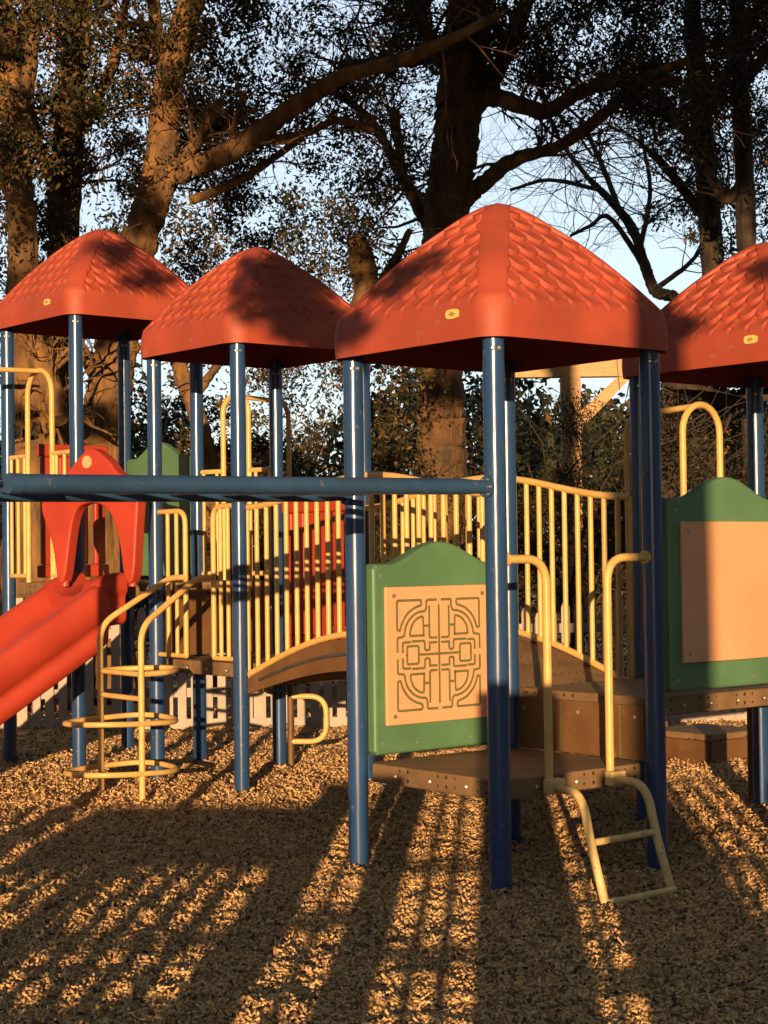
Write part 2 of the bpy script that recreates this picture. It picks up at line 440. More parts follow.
def hump_outline(w_, h, hump):
    pts = [(0,.02),(.02,0),(w_-.02,0),(w_,.02),(w_,h-.025),(w_-.025,h)]
    x0, x1 = w_*.87, w_*.13
    for k in range(0, 25):
        t_ = k/24; x = x0 + (x1-x0)*t_
        pts.append((x, h + hump*((1-math.cos(2*math.pi*t_))/2)**.8))
    pts += [(.025, h), (0, h-.025)]
    return pts
def play_panel(a, b_, z0, h, hump, root, n, th, board=None, name='play_panel', mt='green'):
    d = (b_-a); w_ = d.length; ex = d.normalized()
    m = MB(); m.prism(hump_outline(w_, h, hump), a+Z*z0 - n*(th/2), ex, Z, n, th)
    o = m.build(name, M[mt], root, bevel=.018)
    if board:
        x0, x1, y0, y1, bulge = board
        # board slightly domed
        NB = 16; V = []; Fb = []
        for j in range(2):
            for i in range(NB+1):
                t_ = i/NB; q_ = a + Z*z0 + ex*(x0+(x1-x0)*t_) + n*(th/2+.016+bulge*math.sin(math.pi*t_)); V.append(q_ + Z*(y0 if j == 0 else y1))
        for j in range(2):
            for i in range(NB+1):
                t_ = i/NB; q_ = a + Z*z0 + ex*(x0+(x1-x0)*t_) + n*(th/2-.002); V.append(q_ + Z*(y0 if j == 0 else y1))
        k = NB+1
        for i in range(NB):
            Fb += [(i, i+1, k+i+1, k+i), (2*k+i+1, 2*k+i, 3*k+i, 3*k+i+1), (i+1, i, 2*k+i, 2*k+i+1), (k+i, k+i+1, 3*k+i+1, 3*k+i)]
        Fb += [(0, k, 3*k, 2*k), (NB, 2*k+NB, 3*k+NB, k+NB)]
        bm_ = MB(); bm_.add(V, Fb); bo = bm_.build('board', M['tan'], o, bevel=.005)
        for sx in (x0+.05, x1-.05):
            for sy in (y0+.045, y1-.045):
                q_ = a+Z*(z0+sy)+ex*sx+n*(th/2+.016+bulge*math.sin(math.pi*(sx-x0)/(x1-x0)))
                MB().tube([q_, q_+n*.006], .012, 8).build('bolt', M['bolt'], o)
        for sx, sy in ((.05,.06),(w_-.05,.06),(.05,h-.06),(w_-.05,h-.06),(w_*.3,.05),(w_*.7,.05)):
            q_ = a+Z*(z0+sy)+ex*sx+n*(th/2); MB().tube([q_, q_+n*.006], .008, 8).build('bolt', M['bolt'], o)
    return o

# ---------------- front tower
c3 = G(.5,.5)
front = thing('play_tower', 'nearest play tower, whose red tiled roof stands over the green panel with the maze', 'play tower', c3, 'roofed play towers')
for p in (pC, pB, pD, pE): post(p, E3+.05, front)
dk = deck([pC, pD, pE, pB], D0, front)
add_roof(front, c3, E3, TH, badge=(-.37, .125))
bolts(dk, [G(.25+.25*k, .028, D0-.05) for k in range(3)] + [G(.028, .25+.25*k, D0-.05) for k in range(3)], Vector((0,0,0)) - (u+v)*.5)
pnl = play_panel(pB + u*.075, pE - u*.06, D0+.03, .985, .115, front, -v, .10, (.07,.785, .15, .865, .0), 'maze_panel')
# maze grooves (quadrant mirrored both ways), in board units
maze = MB()
bw, bh = .715, .715
bo_ = pB + u*.075 + Z*(D0+.03+.15) + u*.07 - v*(.05+.0175)
def MP(x, y): return bo_ + u*(bw*(.5+.5*x)) + Z*(bh*(.5+.5*y))
def arc2(cx, cy, r, a0, a1, n=7): return [(cx + r*math.cos(R(a0+(a1-a0)*k/n)), cy + r*math.sin(R(a0+(a1-a0)*k/n))) for k in range(n+1)]
quad = [
 [(-.80,.38),(-.80,.80),(-.34,.80),(-.34,.73)] + arc2(-.30,.26,.46,100,168) + [(-.80,.38)],
 [(-.05,.80),(-.24,.80),(-.24,.70)] + arc2(-.30,.26,.375,85,178) + [(-.80,.26),(-.80,.06)],
 [(-.30,.28),(-.56,.28)] + arc2(-.30,.30,.26,178,92) + [(-.30,.28)],
 [(-.19,.70),(-.19,.24),(-.05,.24)],
 [(-.19,.17),(-.05,.17)],
 [(-.19,.42),(-.30,.42)],
 [(-.70,.05),(-.70,.19),(-.56,.19)],
 [(-.62,.0),(-.62,.13),(-.46,.13),(-.40,.13),(-.40,.02)],
 [(-.52,.20),(-.28,.20),(-.28,.06),(-.19,.06),(-.19,.17)],
]
def strip(path, hw=.0068):
    for (x0, y0), (x1, y1) in zip(path[:-1], path[1:]):
        a_, b2 = MP(x0, y0), MP(x1, y1); d = b2-a_
        if d.length < 1e-6: continue
        d.normalize(); nn = d.cross(-v)
        q_ = [a_-d*hw*.7-nn*hw, b2+d*hw*.7-nn*hw, b2+d*hw*.7+nn*hw, a_-d*hw*.7+nn*hw]
        maze.add([p - v*(.0003*(len(maze.f) % 9)) for p in q_], [(0,1,2,3)])
for sx in (1,-1):
    for sy in (1,-1):
        for path in quad: strip([(p.x, p.y) for p in fillet([(x*sx, y*sy, 0) for x, y in path], .03, 2)])
strip([(0,.72),(0,-.72)]); strip([(-.40,-.0),(.42,.0)])
maze.build('maze_track', M['groove'], pnl)

# ---------------- step ladder with hand rails
lad = thing('step_ladder', 'short pale yellow step ladder with two tall handrails at the nearest deck', 'ladder', G(.5,-.25))
feet = [Vector((.985, 7.87, -.06)), Vector((1.335, 8.185, -.06))]
for sgn, (tt, pp, foot) in zip((1,-1), ((.30, pC, feet[0]), (.69, pD, feet[1]))):
    base_ = O + u*(tt*S)
    hr = MB().tube(fillet([pp+Z*1.555+u*sgn*.05, base_+Z*1.555, base_+Z*(D0-.02)], .13, 8), .021, 12)
    h_ = hr.build('handrail', M['yellow'], lad)
    MB().tube([pp+Z*1.555+u*sgn*.048, pp+Z*1.555+u*sgn*.066], .034, 14).build('flange', M['yellow'], h_)
    MB().box(base_ - v*.035 + Z*(D0-.045), (u,v,Z), (.10,.055,.07)).build('mounting_bracket', M['cream'], lad, bevel=.008)
    out = (foot-base_); out.z = 0; o1 = base_ + out*.10 + Z*(D0-.05); o2 = base_ + out*.58 + Z*(D0-.045)
    MB().tube(fillet([o1, o2, base_+out*.72+Z*.25, foot], .17, 8), .021, 12).build('side_rail', M['cream'], lad)
    lad['_%d' % sgn] = 0; del lad['_%d' % sgn]
def lerp(a, b_, t_): return a + (b_-a)*t_
f0 = O+u*(.30*S); f1 = O+u*(.69*S)
o0, o1 = feet[0]-f0, feet[1]-f1; o0.z = o1.z = 0
MB().tube([f0+o0*.72+Z*.255, f1+o1*.72+Z*.255], .017, 10).build('rung', M['cream'], lad)
MB().tube([feet[0]+Z*.07, feet[1]+Z*.065], .017, 10).build('rung', M['cream'], lad)

# ---------------- overhead ladder
oh = thing('overhead_ladder', 'long dark blue horizontal ladder joining the nearest tower from the left', 'overhead ladder', pC - u*2.62)
ZL, LL = 1.893, 2.445
for pp in (pC, pB):
    r_ = MB().tube([pp - u*.058 + Z*ZL, pp - u*.12 + Z*ZL, pp - u*.2 + Z*ZL, pp - u*LL + Z*(ZL-.02)], [.032, .032, .0375, .0375], 16).build('rail', M['beam'], oh)
    MB().tube([pp - u*.050 + Z*ZL, pp - u*.064 + Z*ZL], .050, 18).build('flange', M['beam'], r_)
    for q in range(6):
        an = q*math.pi/3; c_ = pp - u*.064 + Z*(ZL+.040*math.sin(an)) + v*(.040*math.cos(an)); MB().tube([c_, c_-u*.008], .006, 6).build('bolt', M['bolt'], r_)
    MB().tube([pp - u*2.70 - Z*.1, pp - u*2.70 + Z*2.2], PR, 20).build('post', M['blue'], oh)
    MB().tube([pp - u*2.44 + Z*(ZL-.02), pp - u*2.49 + Z*(ZL-.02)], [.040,.040], 18).build('end_cap', M['beam'], r_)
for k in range(8):
    t_ = .26 + k*.29
    MB().tube([pC - u*t_ + Z*(ZL-.002) + v*.02, pB - u*t_ + Z*(ZL-.002) - v*.02], .016, 10).build('rung', M['beam'], oh)

# ---------------- right tower
c4 = G(2.5,.5)
rt = thing('play_tower', 'rightmost play tower, cut by the picture edge, with a plain tan board in green panel', 'play tower', c4, 'roofed play towers')
for p in (pF, pG, pH, pI): post(p, E4+.05, rt)
dk = deck([pD + u*.02, pG, pF, pE + u*.02], D3, rt, inset=.02)
bolts(dk, [G(1.2+.2*k, .0, D3-.048) - v*.0 for k in range(4)], -v)
deck([pG, pH, pI, pF], D3, rt, name='deck')
add_roof(rt, c4, E4, TH, badge=(-.40, .125))
play_panel(pD + u*.075, pG - u*.06, D3+.028, .985, .115, rt, -v, .08, (.085, .085+.74, .145, .865, .018), 'play_panel')
# riser between the two deck heights
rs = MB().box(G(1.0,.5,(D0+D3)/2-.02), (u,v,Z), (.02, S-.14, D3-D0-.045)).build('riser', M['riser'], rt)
for b_ in (.12,.30,.5,.7,.88): MB().tube([G(1,b_,D3-.10)-u*.009, G(1,b_,D3-.10)-u*.016], .010, 8).build('bolt', M['bolt'], rs)
for b_ in (.22,.62): MB().box(G(1.0,b_,(D0+D3)/2-.02)-u*.0105, (u,v,Z), (.003,.008,D3-D0-.06)).build('seam', M['groove'], rs)
def loop_rail(mid, along, outward, z0, ztop, half, arm, root, zend):
    m = MB(); a, b_ = mid - along*half, mid + along*half
    pts = [a+Z*z0]; 
    for k in range(13):
        an = math.pi*k/12; pts.append(mid + along*(-math.cos(an)*half) + Z*(ztop-half+math.sin(an)*half))
    pts.append(b_+Z*z0); m.tube(pts, .021, 12)
    m.tube(fillet([mid+Z*(ztop-.005), mid+outward*arm+Z*(ztop-.03), mid+outward*arm+Z*zend], .13, 8), .019, 12)
    return m.build('entry_hoop', M['yellow'], root)
mid = lerp(pF, pI, .52)
loop_rail(mid, u, v, D3, 2.476, .17, .62, rt, 0.0)
railing(pF, mid-u*.155, D3+.07, D3+1.0, 3, rt); railing(mid+u*.155, pI, D3+.07, D3+1.0, 3, rt)

# ---------------- arch bridge
br = thing('arch_bridge', 'brown arched bridge with curved yellow baluster railings linking two towers', 'bridge', G(1.5, 1+BL/2))
NB = 28
def arc(t_, z0, rise): return z0 + rise*math.sin(math.pi*t_)**2
def arcp(t_, z0, rise): return z0 + rise*math.sin(math.pi*t_)
def bpt(a, t_, z): return G(a, 1+.03/S+t_*(BL-.06/S), z)
V = []; Fb = []
for k in range(NB+1):
    t_ = k/NB; z = arcp(t_, .755, .305)
    for a, dz in ((1.05,0),(1.95,0),(1.95,-.05),(1.05,-.05)): V.append(bpt(a, t_, z+dz))
for k in range(NB):
    for j in range(4): Fb.append((k*4+j, k*4+(j+1) % 4, (k+1)*4+(j+1) % 4, (k+1)*4+j)[::-1])
Fb += [(0,1,2,3), tuple(NB*4+j for j in (3,2,1,0))]
m = MB(); m.add(V, Fb); m.build('bridge_deck', DECKM, br)
for a in (1.035, 1.965):      # stringers
    V = []; Fb = []
    for k in range(NB+1):
        t_ = k/NB; zt = arcp(t_, .762, .31); zb = arcp(t_, .66, .21)
        for da, z in ((-.012,zt),(.012,zt),(.012,zb),(-.012,zb)): V.append(bpt(a+da, t_, z))
    for k in range(NB):
        for j in range(4): Fb.append((k*4+j, k*4+(j+1) % 4, (k+1)*4+(j+1) % 4, (k+1)*4+j)[::-1])
    Fb += [(0,1,2,3), tuple(NB*4+j for j in (3,2,1,0))]
    m = MB(); m.add(V, Fb); st = m.build('stringer', M['riser'], br)
    MB().tube([bpt(a - (.016 if a < 1.5 else -.016), .06+.88*k/30, arcp(.06+.88*k/30, .715, .26)) for k in range(31)], .011, 6).build('edge_groove', M['darkroof'], st)
for a in (1.04, 1.96):
    m = MB(); top = [bpt(a, k/NB, arc(k/NB, 1.91, .16)) for k in range(NB+1)]; bot = [bpt(a, k/NB, arcp(k/NB, .79, .31)) for k in range(NB+1)]
    m.tube(top, .022, 12); m.tube(bot, .021, 12)
    m.tube([top[0], bot[0]-Z*.06], .017, 10); m.tube([top[-1], bot[-1]-Z*.06], .017, 10)
    r_ = m.build('railing', M['yellow'], br)
    for k in range(1, 23):
        t_ = k/23; baluster(bpt(a, t_, arcp(t_, .79, .31)), bpt(a, t_, arc(t_, 1.91, .16)), r_, .0165)

# ---------------- middle-left tower
c2 = G(1.5, 1.5+BL)
t2 = thing('play_tower', 'play tower with half shaded red roof, its deck reached by the ring climber', 'play tower', c2, 'roofed play towers')
for p in (p5, p9, p3, p6): post(p, E2+.05, t2)
dk = deck([p5, p9, p6, p3], D2, t2)
bolts(dk, [lerp(p3, p5, .15+.23*k)+Z*(D2-.05)-u*.0 for k in range(4)], -u)
add_roof(t2, c2, E2, TH)
half_railing(p3 - v*.05, p3 - v*(.37*S), D2+.03, 1.906, 2, t2)
half_railing(p5 + v*.05, p5 + v*(.30*S), D2+.03, 1.925, 2, t2)
# red slotted panel on the far right side
def slat_panel(a, b_, z0, z1, root, n=5):
    d = b_-a; L_ = d.length; ex = d.normalized(); nn = ex.cross(Z)
    m = MB(); m.box(lerp(a,b_,.5)+Z*(z1-.05), (ex,nn,Z), (L_, .05, .10)); m.box(lerp(a,b_,.5)+Z*(z0+.05), (ex,nn,Z), (L_, .05, .10))
    for k in range(n):
        m.box(a + ex*((k+.5)/n*L_)+Z*(z0+z1)/2, (ex,nn,Z), (L_/n*.62, .045, z1-z0-.204))
    return m.build('slotted_panel', M['red'], root, bevel=.012)
slat_panel(p6 - v*.0 + u*.0 + (p9-p6)*.08, p6 + (p9-p6)*.92, D2+.03, 2.0, t2, 6)

# ---------------- ring climber
rc_ = thing('ring_climber', 'yellow ring climber with sloping handrails left of the middle tower', 'climber', (-1.76, 11.61, 0))
nearp, farp = Vector((-1.597, 11.40, 0)), Vector((-1.935, 11.84, 0))
an_, af_ = p5 + v*(.30*S), p3 - v*(.37*S)
MB().tube(fillet([an_+Z*1.44, an_-u*.13+Z*1.44, nearp+Z*1.13, nearp-Z*.06], .12, 8), .021, 12).build('handrail', M['yellow'], rc_)
MB().tube(fillet([af_+Z*1.44, af_-u*.13+Z*1.44, farp+Z*1.13, farp-Z*.06], .12, 8), .021, 12).build('handrail', M['yellow'], rc_)
cen = lerp(nearp, farp, .5); ax = (farp-nearp).normalized(); pxx = Vector((ax.y, -ax.x, 0))
for z in (.175, .50):
    ring = []
    for k in range(48):
        an = 2*math.pi*k/48; c_, s_ = math.cos(an), math.sin(an)
        ring.append(cen + pxx*(.358*math.copysign(abs(c_)**.75, c_)) + ax*(.285*math.copysign(abs(s_)**.75, s_)) + Z*(z+.008*math.sin(2*an)))
    MB().tube(ring, .0185, 12, closed=True).build('ring_step', M['yellow'], rc_)
half = [cen - ax*.27 + Z*.82, cen-ax*.27+pxx*.2+Z*.825, cen-ax*.1+pxx*.37+Z*.83, cen+ax*.1+pxx*.37+Z*.83, cen+ax*.27+pxx*.18+Z*.825, cen+ax*.27+Z*.82]
MB().tube(spline(half), .019, 12).build('ring_step', M['yellow'], rc_)
MB().tube([nearp+Z*.82, farp+Z*.82], .018, 10).build('rung', M['yellow'], rc_)
MB().tube([nearp+Z*.66, farp+Z*.66], .018, 10).build('rung', M['yellow'], rc_)

# ---------------- far left tower and slide platform
c1 = lerp(p1, p2, .5)
t1 = thing('play_tower', 'far left play tower, highest deck, at the head of the red slide', 'play tower', c1, 'roofed play towers')
for p in (p1, p4, p0, p2): post(p, E1+.05, t1)
deck([p1, p4, p2, p0], D1, t1)
deck([p3 + u*.0, p6, p4 - v1*.05, p1 - v1*.05], D1-.003, t1)
add_roof(t1, c1, E1, TH1, badge=(-.30, .12))
railing(p0, lerp(p0,p1,.30), D1+.05, D1+.98, 3, t1); railing(lerp(p0,p1,.66), p1, D1+.05, D1+.98, 3, t1)
loop_rail(lerp(p0,p1,.48), v1, -u1, D1, 3.03, .19, 1.1, t1, .0)
play_panel(p2 - v1*.0 + (p4-p2)*.07, p2 + (p4-p2)*.93, D1+.03, .96, .12, t1, -u1, .07, None, 'play_panel')
slat_panel(p0 + (p2-p0)*.24, p0+(p2-p0)*.84, D1+.03, 2.5, t1, 4)
ml = lerp(p4, p6, .5)
loop_rail(ml, (p6-p4).normalized(), u, D1, 2.82, .125, .50, t1, 0.)
railing(p4, ml+(p4-ml)*.32, D1+.05, D1+.84, 2, t1); railing(ml+(p6-ml)*.32, p6, D1+.05, D1+.84, 2, t1)
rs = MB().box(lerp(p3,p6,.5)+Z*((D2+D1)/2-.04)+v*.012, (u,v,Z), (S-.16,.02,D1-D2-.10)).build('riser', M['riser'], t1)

# ---------------- slide
ha, hb = Vector((-2.30, 12.70, 0)), Vector((-1.755, 12.33, 0))     # hood feet line
ex = (hb-ha).normalized(); nf = Vector((ex.y, -ex.x, 0)); hw = (hb-ha).length
if nf.y > 0: nf = -nf
sl = thing('slide', 'red plastic slide with arched hood running down to the left', 'slide', lerp(ha, hb, .5))
# hood outline: peaked top, two funnel legs
def hood():
    W0, W1 = -.18, hw+.11
    outl = [(-.02,1.40),(.05,1.40),(.115,1.80),(.17,1.94)]
    outl += [(hw*.5-.07, 1.975), (hw*.5+.06, 1.975)]
    outl += [(hw-.16,1.92),(hw-.07,1.72),(hw-.03,1.40),(hw+.06,1.40),(hw+.085,1.75),(W1,2.0),(W1,2.14),(hw*.86,2.18),(hw*.76,2.27),(hw*.58,2.35),(hw*.48,2.37),(hw*.36,2.34),(hw*.16,2.22),(0,2.12),(-.12,2.08),(W0,2.0),(W0+.01,1.90),(-.09,1.76),(-.045,1.58)]
    return outl
def smooth_poly(P, it=2):
    for _ in range(it):
        Q = []
        for i in range(len(P)):
            (x0,y0),(x1,y1) = P[i], P[(i+1) % len(P)]
            Q += [(.75*x0+.25*x1,.75*y0+.25*y1), (.25*x0+.75*x1,.25*y0+.75*y1)]
        P = Q
    return P
m = MB(); m.prism(smooth_poly(hood()), ha, ex, Z, nf, .10)
hd = m.build('hood', M['red'], sl, bevel=.03)
q_ = ha + ex*(hw*.44) + Z*2.27 + nf*.10
MB().tube([q_, q_+nf*.006], .045, 20).build('badge_plate', M['tan'], hd)
for xh in (.015, hw+.01):
    q_ = ha + ex*xh + Z*1.43 + nf*.05; MB().tube([q_-Z*.05, q_+Z*.02], .03, 10).build('hood_foot', M['red'], hd)
# chute : U section swept along the slope
sd = -u; sx = -v
def chute(path, half, wall, name, lip=.03, base_t=.03):
    # cross-section, from near wall outer bottom round to far wall
    V = []; Fb = []
    for (p, hw_, wh) in path:
        lo = -.30 if name == 'chute' else -.26
        prof = [(-hw_-.00,lo),(-hw_-.035,lo+.02),(-hw_-.05,lo+.13),(-hw_-.025,lo+.15),(-hw_-.04,lo+.22),(-hw_-.062,lo+.235),(-hw_-.06,.4*wh),(-hw_-.05,wh*.8),(-hw_-.03,wh),(-hw_+.01,wh+.01),(-hw_+.05,wh*.9),(-hw_+.09,wh*.35),(-hw_+.17,.015),(-hw_*.3,0)]
        prof = prof + [(-x, z) for x, z in prof[::-1]]
        for x, z in prof: V.append(p + v*x + Z*z)
    n_ = len(prof); K = len(path)
    for i in range(K-1):
        for j in range(n_):
            Fb.append((i*n_+j, i*n_+(j+1) % n_, (i+1)*n_+(j+1) % n_, (i+1)*n_+j))
    m = MB(); m.add(V, Fb, True); m.add(V[:n_], [tuple(range(n_))]); m.add(V[-n_:], [tuple(range(n_))[::-1]])
    return m.build(name, M['red'], sl)
st = lerp(p1, p3, .5) + sd*.07
ent = []
for k in range(5): ent.append((st + sd*(.05+.07*k) + Z*(D1-.03-.03*k*k/8), .30, .10))
chute(ent, .30, .1, 'slide_entrance')
body = []; LS = 2.15
for k in range(41):
    t_ = k/40; x = .20 + LS*t_
    z = D1 - .13 - .60*(x-.20) 
    if t_ > .72: z = z*0 + (D1-.13-.60*(LS*.72)) - .60*LS*(t_-.72) + .55*LS*(t_-.72)**2/.28*.5
    wl = .18*min(1, .25 + 3.2*math.sqrt(max(t_, 0)))
    body.append((st + sd*x + Z*max(z, .33), .36*min(1, .86+t_*3), wl))
chute(body, .36, .22, 'chute')
for kk in (.55, .98):
    q_ = st + sd*(.2+LS*kk); zt = body[int(kk*40)][0].z - .28
    MB().tube([q_-Z*.1, q_+Z*zt], .03, 10).build('support_leg', M['blue'], sl)

# ---------------- loop climbers: brown pole with yellow D grips
def loop_climber(base_, ztop, label, grips):
    o = thing('loop_pole', label, 'climber', base_, 'brown poles with yellow grips')
    MB().tube([base_-Z*.1, base_+Z*ztop], .024, 12).build('pole', M['riser'], o)
    for d, z0, z1, ln_ in grips:
        MB().tube(fillet([base_+Z*z1, base_+d*ln_+Z*z1, base_+d*ln_+Z*z0, base_+Z*z0], .13, 8), .021, 12).build('grip', M['yellow'], o)
bp0 = at(291, 757, 13.2); bp0.z = 0
loop_climber(bp0, .84, 'thin brown pole with a D shaped yellow grip beneath the arched bridge', [(Vector((1,-.1,0)), .18, .52, .27), (Vector((-1,.2,0)), .55, .80, .22)])
bp1 = at(752, 800, 11.2); bp1.z = 0
loop_climber(bp1, .80, 'thin brown pole beside the blue post at the right edge under the deck', [(Vector((.3,.95,0)), .2, .5, .25)])
# ---------------- low transfer platform under the right deck
lp = at(706, 740, 13.3); lp.z = 0
tp = thing('transfer_platform', 'low dark brown step platform in shade beneath the right green panel', 'platform', lp)
MB().box(lp+Z*.20, (u,v,Z), (.62,.62,.05)).build('deck', DECKM, tp, bevel=.01)
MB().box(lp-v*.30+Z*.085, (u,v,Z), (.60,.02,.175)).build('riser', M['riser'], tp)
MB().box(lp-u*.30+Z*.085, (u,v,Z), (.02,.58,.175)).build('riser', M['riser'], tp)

# ------------------------------------------------------------------ picket fence
def picket_fence(x0, x1, y, label, sp=.122, w_=.078, hfun=None, zt=1.15, rails=(.33,.88), th=.022, name='picket_fence', m='white', slope=0.):
    o = thing(name, label, 'fence', ((x0+x1)/2, y, 0), 'white picket fences')
    n = int((x1-x0)/sp)
    for z in rails: MB().box(((x0+x1)/2, y+.03, z), ((1,0,0),(0,1,0),(0,0,1)), (x1-x0, .04, .085)).build('fence_rail', M[m], o)
    for i in range(n):
        x = x0 + (i+.5)*sp; h = hfun(i, x) if hfun else zt
        h += random.uniform(-.008, .008); wx = w_/2
        MB().prism([(-wx,.03),(wx,.03),(wx,h-.06),(wx*.55,h-.012),(0,h),(-wx*.55,h-.012),(-wx,h-.06)], (x, y, 0), (1,0,0), (0,0,1), (0,-1,0), th).build('picket', M[m], o)
    for x in np.arange(x0, x1+.01, 2.2): MB().box((x, y+.10, .6), ((1,0,0),(0,1,0),(0,0,1)), (.1,.1,1.24)).build('fence_post', M[m], o)
    MB().box(((x0+x1)/2, y+.005, .045), ((1,0,0),(0,1,0),(0,0,1)), (x1-x0, .03, .09)).build('kickboard', M[m], o)
    return o
def hf(i, x):
    return 1.02 + .12*abs(math.sin(i*.55)) + (.22 if abs(x-2.17) < .12 else 0)
picket_fence(-5.6, 5.6, 16.1, 'weathered white picket fence running behind the play structure', hfun=hf)

# ------------------------------------------------------------------ pavilion
pv0 = at(570, 372, 22.); pv = thing('pavilion', 'timber park pavilion with dark roof seen behind the nearest red roof', 'pavilion', (pv0.x, 22, 0))
Xa, Xb, Yc = (1,0,0), (0,1,0), (0,0,1)
zb = pv0.z
SK = 1.45        # the shelter stands askew to the view
for x, y in ((pv0.x, 22), (pv0.x+3.4, 22), (pv0.x+SK, 25.5), (pv0.x+3.4+SK, 25.5)):
    MB().box((x, y, zb/2), (Xa,Xb,Yc), (.24,.24,zb-.12)).build('timber_post', M['wood'], pv, bevel=.01)
MB().box((pv0.x+1.45, 22, zb+.05), (Xa,Xb,Yc), (4.3,.17,.24)).build('beam', M['wood'], pv, bevel=.01)
dv = Vector((SK, 3.5, 0)).normalized(); dn_ = Vector((dv.y, -dv.x, 0))
for x in (pv0.x+.55, pv0.x+3.4):
    MB().box((x+SK/2, 23.75, zb+.25), (dn_,dv,Yc), (.15,4.4,.14)).build('beam', M['wood'], pv, bevel=.01)
MB().prism([(.10,-.75),(.80,-.05),(.62,-.05),(.10,-.52)], (pv0.x, 21.94, zb), (1,0,0), (0,0,1), (0,1,0), .12).build('brace', M['wood'], pv)
rf = MB()
for k in range(11): rf.box((pv0.x+2.3+k*.5*SK/3.5, 21.3+k*.5, zb+.40), (Xa,Xb,Yc), (4.4,.46,.06))
rf.build('roof', M['darkroof'], pv)

# ------------------------------------------------------------------ trees
def leaf_mesh(name, cl, mats, probs, parent, size=(.05,.09), asp=.42):
    # cl: list of (centre, radius, count, droop)
    P = []
    for c, r, n, dr in cl:
        q = rng.normal(0, 1, (n, 3)); q /= np.linalg.norm(q, axis=1)[:, None]+1e-9
        q *= (rng.random(n)**.5)[:, None]*r; q[:, 2] *= .75; q[:, 2] -= dr*rng.random(n)
        P.append(q + np.array(c))
    P = np.concatenate(P); N = len(P)
    L_ = rng.uniform(size[0], size[1], N); W_ = L_*asp
    base = np.array([(-.5,0,0),(0,-.5,.06),(.5,0,0),(0,.5,.06)])
    loc = base[None]*np.stack([L_, W_, L_], 1)[:, None, :]
    loc = rot(loc, rng.uniform(0, 6.28, N), 1, 2); loc = rot(loc, rng.uniform(-1.2, 1.2, N), 0, 2); loc = rot(loc, rng.uniform(0, 6.28, N), 0, 1)
    loc += P[:, None, :]
    f = (np.arange(N)*4)[:, None] + np.arange(4)[None]
    # colour follows the clump so masses read differently
    return np_mesh(name, loc.reshape(-1,3), f, mats, rng.choice(len(mats), N, p=probs), parent=parent)

def wob(path, rads, amp, n=7):
    P = spline(path, n); K = len(P); rr = []
    for i in range(K):
        t_ = i/(K-1)*(len(rads)-1); j = min(int(t_), len(rads)-2); f_ = t_-j
        rr.append((rads[j]*(1-f_)+rads[j+1]*f_)*(1+random.uniform(-.07,.07)))
    P = [p + Vector((random.uniform(-1,1), random.uniform(-1,1), random.uniform(-1,1)))*amp*r for p, r in zip(P, rr)]
    return P, rr
def twig(m, p, d, L_, r, depth, tips):
    n = 5; pts = [p.copy()]; q = p.copy(); dd = d.normalized()
    for k in range(n):
        dd = (dd + Vector((random.gauss(0,.20), random.gauss(0,.20), random.gauss(.02,.20)))).normalized(); q = q + dd*L_/n; pts.append(q.copy())
    m.tube(pts, [r*(1-.75*k/n) for k in range(n+1)], 5 if r > .012 else 4, caps=False); tips.append(q.copy())
    if depth > 0:
        for _ in range(random.choice((2,3))):
            i = random.randint(1, n); a = (dd + Vector((random.gauss(0,.7), random.gauss(0,.5), random.gauss(.1,.6)))).normalized()
            twig(m, pts[i], a, L_*random.uniform(.55,.8), r*.5, depth-1, tips)

